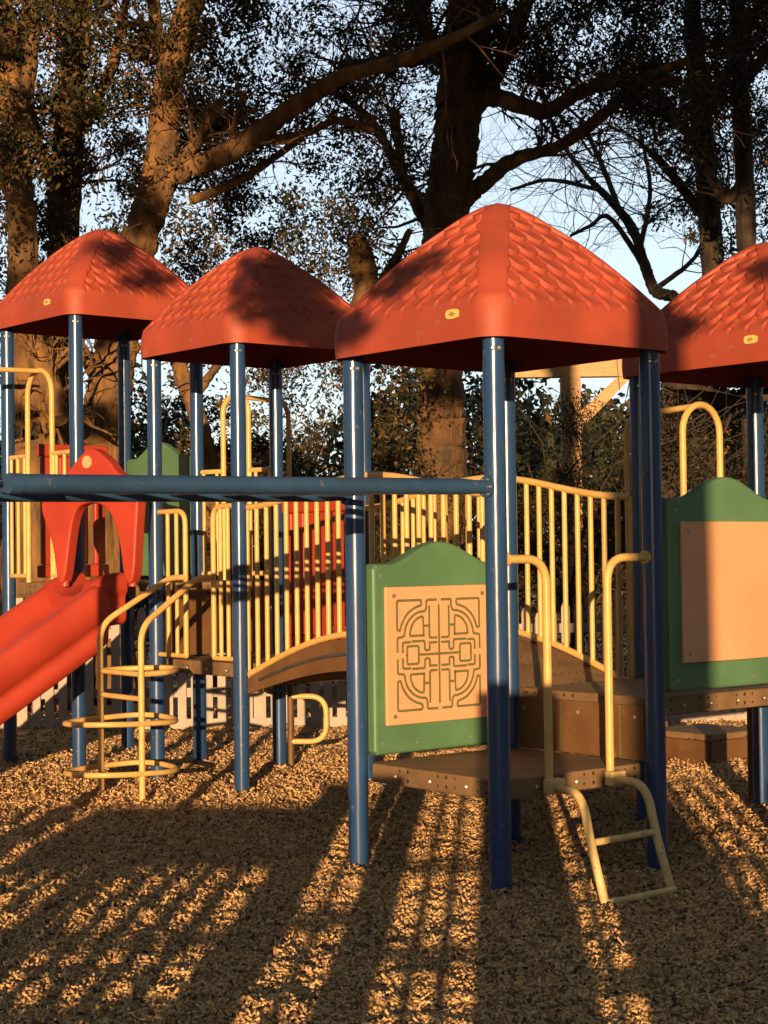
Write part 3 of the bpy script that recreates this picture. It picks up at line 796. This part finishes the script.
def tree(name, label, Y, trunk, limbs, m, clumps, leafmats, probs, group='trees behind the playground', twigs=14, tw_len=.9, size=(.045,.095), moss=None):
    """trunk / limbs : lists of (px, py, radius_px, depth offset)"""
    def pth(L_): return [at(x, y, Y+dz) for x, y, r, dz in L_], [r*(Y+dz)/F for x, y, r, dz in L_]
    tp_, tr_ = pth(trunk)
    base_ = tp_[0].copy(); base_.z = 0
    o = thing(name, label, 'tree', base_, group)
    tp_ = [base_-Z*.2, base_+Z*.35] + tp_; tr_ = [tr_[0]*1.5, tr_[0]*1.2] + tr_
    P, rr = wob(tp_, tr_, .05, 16); MB().tube(P, rr, 30, rough=.055).build('trunk', m, o)
    tips = []
    for L_ in limbs:
        lp_, lr_ = pth(L_); P, rr = wob(lp_, lr_, .10, 9); mm = MB().tube(P, rr, 14, rough=.06)
        K = len(P)
        for _ in range(twigs):
            i = random.randint(K//4, K-1); d = Vector((random.gauss(0,1), random.gauss(0,.6), random.gauss(.35,.7)))
            twig(mm, P[i], d, tw_len*random.uniform(.5,1.2), max(.006, rr[i]*.28), 2, tips)
        mm.build('limb', m, o)
    cl = []
    for (x0, y0, x1, y1, n, dz0, dz1, cnt, rad) in clumps:
        for _ in range(int(n*1.2)):
            q = at(random.uniform(x0,x1), random.uniform(y0,y1), Y+random.uniform(dz0,dz1))
            cl.append((q, rad*random.uniform(.5,1.25), int(cnt*1.25*random.uniform(.5,1.4)), random.choice((0,0,.25))))
    if cl:
        leaf_mesh('crown', cl, leafmats, probs, o, size)
    if moss:
        mm = MB()
        for (x0, y0, x1, y1, n) in moss:
            for _ in range(n):
                q = at(random.uniform(x0,x1), random.uniform(y0,y1), Y+random.uniform(-1.2,.6)); L2 = random.uniform(.15,.7)
                k = random.randint(3,6)
                for _ in range(k):
                    a = q + Vector((random.gauss(0,.05), random.gauss(0,.05), 0)); b2 = a - Z*L2*random.uniform(.5,1) + Vector((random.gauss(0,.05), random.gauss(0,.05), 0))
                    c_ = lerp(a, b2, .5) + Vector((random.gauss(0,.03), random.gauss(0,.03), 0)); mm.tube([a, c_, b2], [.010,.014,.003], 4, caps=False)
        mm.build('hanging_moss', M['moss'], o)
    return o

warm = [M['leaf1'], M['leaf2'], M['leaf3']]
tree('oak_tree', 'massive pale trunk at the far left edge behind the leftmost tower', 18.5,
     [(36,480,32,0),(32,420,27,0),(25,330,18,0),(22,220,14,0),(12,110,13,0),(0,0,12,0),(-12,-120,10,.3)],
     [[(22,330,14,0),(48,380,12,-.3),(60,420,10,-.5)],[(20,210,10,0),(-20,120,9,.2),(-60,20,6,.5)],[(18,150,8,0),(30,60,7,-.2),(38,-60,5,0)]],
     M['bark'], [(-80,-60,120,120,46,-2,2.5,190,.42),(-80,120,70,230,20,-1.5,2,170,.36),(-70,190,70,340,22,.6,3,190,.40),(-60,330,20,560,12,.5,3,150,.4)], warm, [.42,.33,.25])
tree('oak_tree', 'slim dark double stemmed tree between the pale left trunk and the forked trunk', 20.5,
     [(58,470,16,0),(58,380,15,0),(62,280,13,0),(60,200,12,0),(66,110,10,0),(74,0,8,0),(80,-100,6,0)],
     [[(62,300,10,0),(72,200,9,.3),(76,100,8,.4),(84,20,7,.4),(90,-80,5,.5)],[(60,200,7,0),(30,120,6,0),(20,20,4,0)],[(66,160,6,0),(110,70,5,0),(130,-20,3,0)]],
     M['bark'], [(20,-40,200,230,44,-1.5,3,190,.42),(110,60,240,260,26,0,3,180,.4)], warm, [.42,.34,.24])
tree('oak_tree', 'forked oak with a long limb arching right above the left roofs', 19.2,
     [(104,470,24,0),(108,400,22,0),(122,320,20,0),(138,250,17,0),(156,190,16,0),(162,160,16,0),(166,110,15,0),(174,60,14,0),(192,0,13,0),(208,-70,11,.2)],
     [[(160,178,13,0),(190,166,12,-.1),(225,154,11,-.2),(262,130,11,-.3),(300,102,9,-.4),(345,76,8,-.5),(395,62,7,-.6),(445,42,6,-.7),(500,14,4,-.8)],
      [(176,168,7,0),(200,138,5,-.3),(222,100,4,-.5)],
      [(168,150,8,0),(172,100,8,.3),(158,40,7,.6),(150,-60,5,.8)],
      [(108,390,9,0),(70,330,6,.3),(52,270,4,.5)],
      [(250,140,5,-.3),(300,135,4,-.1),(340,120,4,0),(372,130,3,.2)],
      [(192,200,5,.2),(240,180,4,.6),(300,140,3,1.2)]],
     M['bark'], [(200,-40,420,140,40,-.6,3.5,170,.42),(190,150,420,250,26,.5,4,150,.40),(130,-40,260,130,22,-1,2.5,170,.36)], warm, [.62,.28,.10])
tree('oak_tree', 'thick dark central trunk rising straight behind the nearest red roof', 24.,
     [(442,470,24,0),(441,400,23,0),(443,300,22,0),(446,220,22,0),(455,140,22,0),(462,70,22,0),(470,0,21,0),(474,-90,18,0)],
     [[(455,205,12,0),(480,186,9,-.2),(515,160,7,-.4),(560,145,6,-.6),(600,118,6,-.8),(640,80,5,-.9),(690,60,4,-1)],
      [(462,96,12,0),(500,98,9,-.3),(545,112,8,-.5),(575,95,7,-.6),(625,80,7,-.7),(680,84,5,-.8)],
      [(450,240,9,0),(425,220,7,.1),(410,190,6,.2),(402,170,5,.3),(395,110,4,.4)],
      [(442,235,6,0),(405,180,5,.4),(370,120,4,.7),(330,90,3,1)],
      [(462,130,10,0),(495,75,9,.3),(520,20,8,.5),(540,-40,6,.6)],
      [(460,80,9,0),(430,40,8,-.2),(408,-10,6,-.3),(395,-70,5,-.3)],
      [(466,50,8,0),(400,60,7,.5),(340,66,5,.9)]],
     M['barkmid'], [(480,-50,660,80,64,-2,3,190,.46),(380,-40,480,70,24,-1,3,150,.44),(340,60,440,230,22,0,3,90,.40),(540,70,690,130,16,-1.5,1,110,.36)], warm, [.72,.22,.06], twigs=20, tw_len=1.2, size=(.05,.105))
tree('pine_tree', 'upright dark tree behind the gap between the right hand red roofs', 27.,
     [(716,470,11,0),(714,300,11,0),(708,200,11,0),(702,120,10,0),(694,40,9,0),(690,-60,7,0)],
     [[(704,150,6,0),(668,110,5,.2),(640,60,4,.4)],[(706,220,5,0),(676,180,5,.1),(650,150,4,0)],[(700,110,6,0),(735,60,5,0),(760,0,4,0)]],
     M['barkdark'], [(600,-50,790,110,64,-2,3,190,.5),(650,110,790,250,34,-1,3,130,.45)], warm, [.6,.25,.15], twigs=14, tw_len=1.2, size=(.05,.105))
tree('pine_tree', 'slender dark tree above the roof cut by the right picture edge', 25.,
     [(752,470,9,0),(748,300,9,0),(745,200,10,0),(742,120,9,0),(738,40,8,0),(735,-60,6,0)],
     [[(744,180,6,0),(725,200,5,0),(708,170,5,.3)],[(740,90,6,0),(775,40,5,0),(800,0,4,0)],
      [(752,410,7,0),(735,402,7,-.4),(700,392,6,-.8),(665,382,5,-1)],[(750,405,7,0),(790,380,6,0),(820,350,5,0)]],
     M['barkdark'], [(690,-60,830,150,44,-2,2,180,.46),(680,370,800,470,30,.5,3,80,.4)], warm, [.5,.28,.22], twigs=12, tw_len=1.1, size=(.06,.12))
tree('bare_tree', 'thin bare crooked tree against the sky between the two right roofs', 30.,
     [(668,470,9,0),(672,330,7,0),(676,300,6,0),(655,290,6,0),(644,262,5,0),(632,228,5,0),(612,202,4,0),(590,180,3,0)],
     [[(645,268,3,0),(610,218,2.5,0),(590,226,2,0),(570,236,1.5,0)],[(620,212,3,0),(600,160,2.5,.3),(580,120,2,.5)],[(640,250,3,0),(650,190,2,0),(640,130,1.5,0)],[(655,290,3,0),(700,250,2,.2),(720,180,2,.4)],
      [(600,190,2.5,0),(550,180,2,.4),(510,190,1.5,.6)],[(590,180,2.5,0),(560,140,2,.4),(540,90,1.5,.6)]],
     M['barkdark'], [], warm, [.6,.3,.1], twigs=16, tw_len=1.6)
tree('oak_tree', 'short broken pale trunk showing between the two middle red roofs', 21.5,
     [(357,480,9,0),(357,400,10,0),(358,340,12,0),(366,290,13,0),(362,262,13,0),(356,240,10,0)],
     [[(366,300,6,0),(390,270,5,.2),(410,230,3,.3)]],
     M['bark'], [(250,330,420,480,34,-.5,3,170,.42),(280,200,420,340,22,0,3,130,.42)], warm, [.45,.3,.25], twigs=10)
tree('oak_tree', 'leaning ragged trunk seen under the middle left roof', 21.,
     [(212,490,9,0),(204,440,9,0),(192,400,9,0),(178,360,8,0),(172,300,7,0)],
     [[(192,400,5,0),(214,370,4,0),(240,330,3,0)]],
     M['bark'], [(120,350,270,480,24,.5,3,120,.36),(140,150,260,330,16,.5,3,130,.4)], warm, [.4,.32,.28], twigs=8)

# understory shrubs behind the fence
def shrub(px, Y, w_, h, label, n, probs, y_extra=0):
    p = at(px, 600, Y); p.z = 0
    o = thing('shrub', label, 'shrub', p, 'dark shrubs behind the fence')
    m = MB(); tips = []
    for _ in range(7):
        a = random.uniform(-.6,.6); twig(m, p - Z*.05, Vector((a, random.uniform(-.4,.4), 1)), h*.8, .03, 2, tips)
    m.build('stem', M['barkdark'], o)
    cl = []
    for _ in range(n):
        x = random.uniform(-1,1); hh = h*(1-.35*x*x)*random.uniform(.06,1)
        cl.append((p + Vector((x*w_, random.uniform(-.7,.7), hh)), .42*random.uniform(.6,1.3), 560, 0))
    leaf_mesh('foliage', cl, [M['leaf1'], M['leaf2'], M['twigleaf']], [probs[0]*.8, probs[1], probs[2]+probs[0]*.2], o, (.028,.06), .32)
shrub(560, 20.5, 1.25, 3.5, 'broad dark shrub below the timber pavilion', 46, [.75,.2,.05])
shrub(705, 20., 1.2, 3.2, 'dark shrub behind the green panel at the right', 44, [.65,.22,.13])
shrub(430, 19.5, 1.1, 2.5, 'low shrub behind the arched bridge railing', 40, [.6,.25,.15])
shrub(300, 20., 1.1, 2.6, 'brown tinged shrub behind the red slotted panel of the bridge', 40, [.4,.3,.3])
shrub(180, 23., 1.2, 2.3, 'shaded shrub behind the ring climber and the fence', 36, [.6,.25,.15])
shrub(-20, 21., 1.2, 2.6, 'dark shrub at the left picture edge behind the leftmost posts', 36, [.6,.25,.15])

# far woods closing the view
cl = []
for _ in range(760):
    x = random.uniform(-17, 17); y = random.uniform(34, 44); z = random.uniform(.1, 1)**.8*((4.9 if x > -1 else 4.0)+.5*math.sin(x*.9)+.4*math.sin(x*2.3+1))
    cl.append((Vector((x, y, z)), random.uniform(.6,1.2), 90, 0))
for _ in range(520):
    x = random.uniform(-19, 19); y = random.uniform(45, 49)
    cl.append((Vector((x, y, random.uniform(0, 1)*((5.6 if x > -1 else 4.4)+.5*math.sin(x*.9)+.4*math.sin(x*2.3+1)))), random.uniform(.8,1.3), 150, 0))
fw = leaf_mesh('far_woods', cl, [M['leaf1'], M['leaf2'], M['leaf3']], [.7,.2,.1], None, (.14,.28), .55)
fw['kind'] = 'stuff'; fw['label'] = 'dark wood closing the view behind the fence and trees'; fw['category'] = 'woods'

# ------------------------------------------------------------------ what stands behind the viewer and shades the playground
def back(px, py, Yhit, Yc):
    p = at(px, py, Yhit); k = (Yc - p.y)/to_sun.y
    return p + to_sun*k
def shade_tree(label, x, y, trunk_top, r, cl, limb_to=()):
    o = thing('shade_tree', label, 'tree', (x, y, 0), 'trees behind the viewer')
    P, rr = wob([Vector((x,y,-.2)), Vector((x,y,1)), Vector((x+.02,y,3)), Vector((x,y+.03,trunk_top))], [r*1.15, r, r*.95, r*.6], .04)
    m = MB(); m.tube(P, rr, 14)
    top = Vector((x, y, trunk_top))
    m.build('trunk', M['bark'], o)
    for q in limb_to:
        s_ = Vector((x, y, min(trunk_top*.9, max(2.5, q.z-1.5)))); P, rr = wob([s_, lerp(s_, q, .5)+Z*.2, q], [r*.35, r*.22, r*.1], .1)
        MB().tube(P, rr, 8).build('limb', M['bark'], o)
    leaf_mesh('crown', cl, warm, [.6,.3,.1], o, (.12,.22), .5)
# trunk whose shadow falls along the right post and the roof corner
YT = -8.
q = back(668, 700, 9.2, YT)
cl = []
def clump(px, py, Yh, Yc, r, n): cl.append((back(px, py, Yh, Yc), r, n, 0))
# dapples on roofs
for (px, py, Yh, r, n) in ((412,262,8.6,.17,26),(385,292,8.8,.12,18),(350,335,9,.15,40),
                           (290,312,12.2,.38,230),(308,275,12.5,.32,170),(262,275,12.3,.2,60),(325,335,12.1,.35,220),
                           (120,258,13.6,.24,70),(148,278,13.4,.2,50),
                           (768,275,10,.14,30),(690,320,9.8,.10,26),(662,325,9,.14,40)):
    clump(px, py, Yh, YT+random.uniform(-1,1), r, n)
# high crown: keeps the right hand trees in shade
for _ in range(90):
    px = random.uniform(395, 800); py = random.uniform(-60, 215)
    cl.append((back(px, py, 25, YT+random.uniform(-2,2)), random.uniform(.5,.8), 150, 0))
for _ in range(46):
    px = random.uniform(235, 420); py = random.uniform(-60, 260); cl.append((back(px, py, 20.5, YT+random.uniform(-2,2)), random.uniform(.4,.7), 130, 0))
for _ in range(20):
    px = random.uniform(-60, 250); py = random.uniform(-80, 300); cl.append((back(px, py, 20, YT+random.uniform(-2,2)), random.uniform(.2,.5), 80, 0))
for _ in range(26): cl.append((back(random.uniform(405,500), random.uniform(-40,300), 24, YT+random.uniform(-1,1)), .45, 160, 0))
for (px, py, r, n) in ((150,230,.35,150),(115,430,.32,140),(40,440,.3,100),(60,150,.35,120),(20,60,.3,80),(110,350,.2,60),(442,310,.45,220)):
    cl.append((back(px, py, 19.5, YT+random.uniform(-1,1)), r, n, 0))
for (px, py) in ((285,112),(300,103),(320,95),(335,85),(350,78),(368,72),(385,68),(405,62),(425,52),(450,40),(480,25),(270,124),(300,120),(340,95)): cl.append((back(px, py, 18.7, YT+random.uniform(-.6,.6)), .34, 190, 0))
shade_tree('tall leafy tree standing behind the viewer, outside the picture', q.x-.02, YT, 13, .23, cl, [c[0] for c in cl[::6] if c[0].z > 8])

# railing behind the viewer: stripes on the mulch; added block casts the viewer's shadow
YF = -.75
tanE = math.tan(SUN_EL)/math.cos(SUN_HEAD); tanH = math.tan(SUN_HEAD)
def fx(Xg, Yg): return Xg - tanH*(Yg-YF)
rf_ = thing('railing_fence', 'white slatted fence behind the viewer, outside the picture, with an added block casting the shadow of the viewer', 'fence', (0, YF, 0))
def slab(x0, x1, z0, z1, name, m='white', th=.03, dy=0.): MB().box(((x0+x1)/2, YF+dy, (z0+z1)/2), (Xa,Xb,Yc), (x1-x0, th, z1-z0)).build(name, M[m], rf_)
Y8 = 7.97
def rng_(a, b_): return fx(a, Y8), fx(b_, Y8)
# heights whose shadow ends at a given distance on the ground
def fz(Yg): return tanE*(Yg-YF)
slab(*rng_(-.66,-.40), 0, fz(12.2), 'fence_post', th=.06)
slab(*rng_(-.16,.04), 0, fz(13), 'fence_post', th=.06)
slab(*rng_(.40,.82), 0, .987+fz(8.1), 'viewer_block', 'shadow_block', th=.4, dy=-.2)  # added unseen block, shaped to cast the viewer's own shadow
slab(*rng_(1.0,1.52), 0, fz(13), 'fence_panel')
def pickets(a, b_, n, duty, z1, rails=((7.0,.036),(8.95,.036))):
    x0, x1 = rng_(a, b_); sp = (x1-x0)/n
    for k in range(1, n):
        c = x0+k*sp; slab(c-sp*duty/2, c+sp*duty/2, .03, z1, 'slat', th=.02)
    for Yg, t_ in rails: slab(x0, x1, fz(Yg)-t_/2, fz(Yg)+t_/2, 'fence_rail', dy=.03)
pickets(-3.6,-.66, 20, .52, fz(11.2), ((7.3,.036),(6.2,.03))); slab(fx(-2.0,Y8), fx(-.66,Y8), fz(8.9), fz(11.2), 'top_board', dy=-.03)
pickets(-.40,-.16, 2, .34, fz(12), ((7.6,.05),))
pickets(.04,.40, 3, .36, fz(12))
pickets(.82,1.0, 2, .42, fz(12), ((6.6,.04),))
pickets(1.52,3.6, 15, .36, fz(12.2))

# unseen wide crowns added overhead on either side to cut the skylight
for x, y, lab in ((-9.5, 4.5, 'unseen oak added left of the playground, its overhead crown blocking skylight'), (10.5, 6.0, 'unseen oak added right of the playground, its overhead crown blocking skylight')):
    cl = []
    for _ in range(900):
        cx = random.uniform(-10.5, 1) if x < 0 else random.uniform(-1, 11.5); cy = random.uniform(-8, 27)
        cl.append((Vector((cx, cy, random.uniform(10.6, 13.8))), random.uniform(.7, 1.3), 55, 0))
    o = thing('oak_tree', lab, 'tree', (x, y, 0), 'unseen trees added to block skylight')
    P, rr = wob([Vector((x,y,-.2)), Vector((x,y,2)), Vector((x+.1,y+.1,5)), Vector((x*.95,y,9)), Vector((x*.9,y,12))], [.5,.42,.36,.28,.15], .05)
    MB().tube(P, rr, 14).build('trunk', M['bark'], o)
    for q in cl[::16]:
        q = q[0]; st_ = Vector((x*.96, y, 8.6)); P, rr = wob([st_, lerp(st_, q, .5)+Z*.7, q], [.2,.12,.05], .08); MB().tube(P, rr, 8).build('limb', M['bark'], o)
    leaf_mesh('crown', cl, warm, [.6,.3,.1], o, (.22,.42), .5)

# unseen woods added at sides and back to cut skylight; gap admits the sun
def woods(boxes, label, n, name='skylight_block_woods'):
    cl = []
    tot = sum((x1-x0)*(y1-y0) for x0,x1,y0,y1,z0,z1 in boxes)
    for x0,x1,y0,y1,z0,z1 in boxes:
        for _ in range(int(n*(x1-x0)*(y1-y0)/tot)):
            cl.append((Vector((random.uniform(x0,x1), random.uniform(y0,y1), random.uniform(z0,z1))), random.uniform(1,1.8), 45, 0))
    o = leaf_mesh(name, cl, [M['leaf1'], M['leaf2'], M['leaf3']], [.6,.25,.15], None, (.4,.75), .5)
    o['kind'] = 'stuff'; o['label'] = label; o['category'] = 'woods'
woods([(-20,-15,-22,34,0,13)], 'unseen wood added left of the playground to block skylight', 600)
woods([(15,20,-22,34,0,13)], 'unseen wood added right of the playground to block skylight', 600)
woods([(-20,-7.5,-27,-22,0,13),(3.2,20,-27,-22,0,13)], 'unseen wood added behind the viewer to block skylight, with a gap left for the sun', 600)
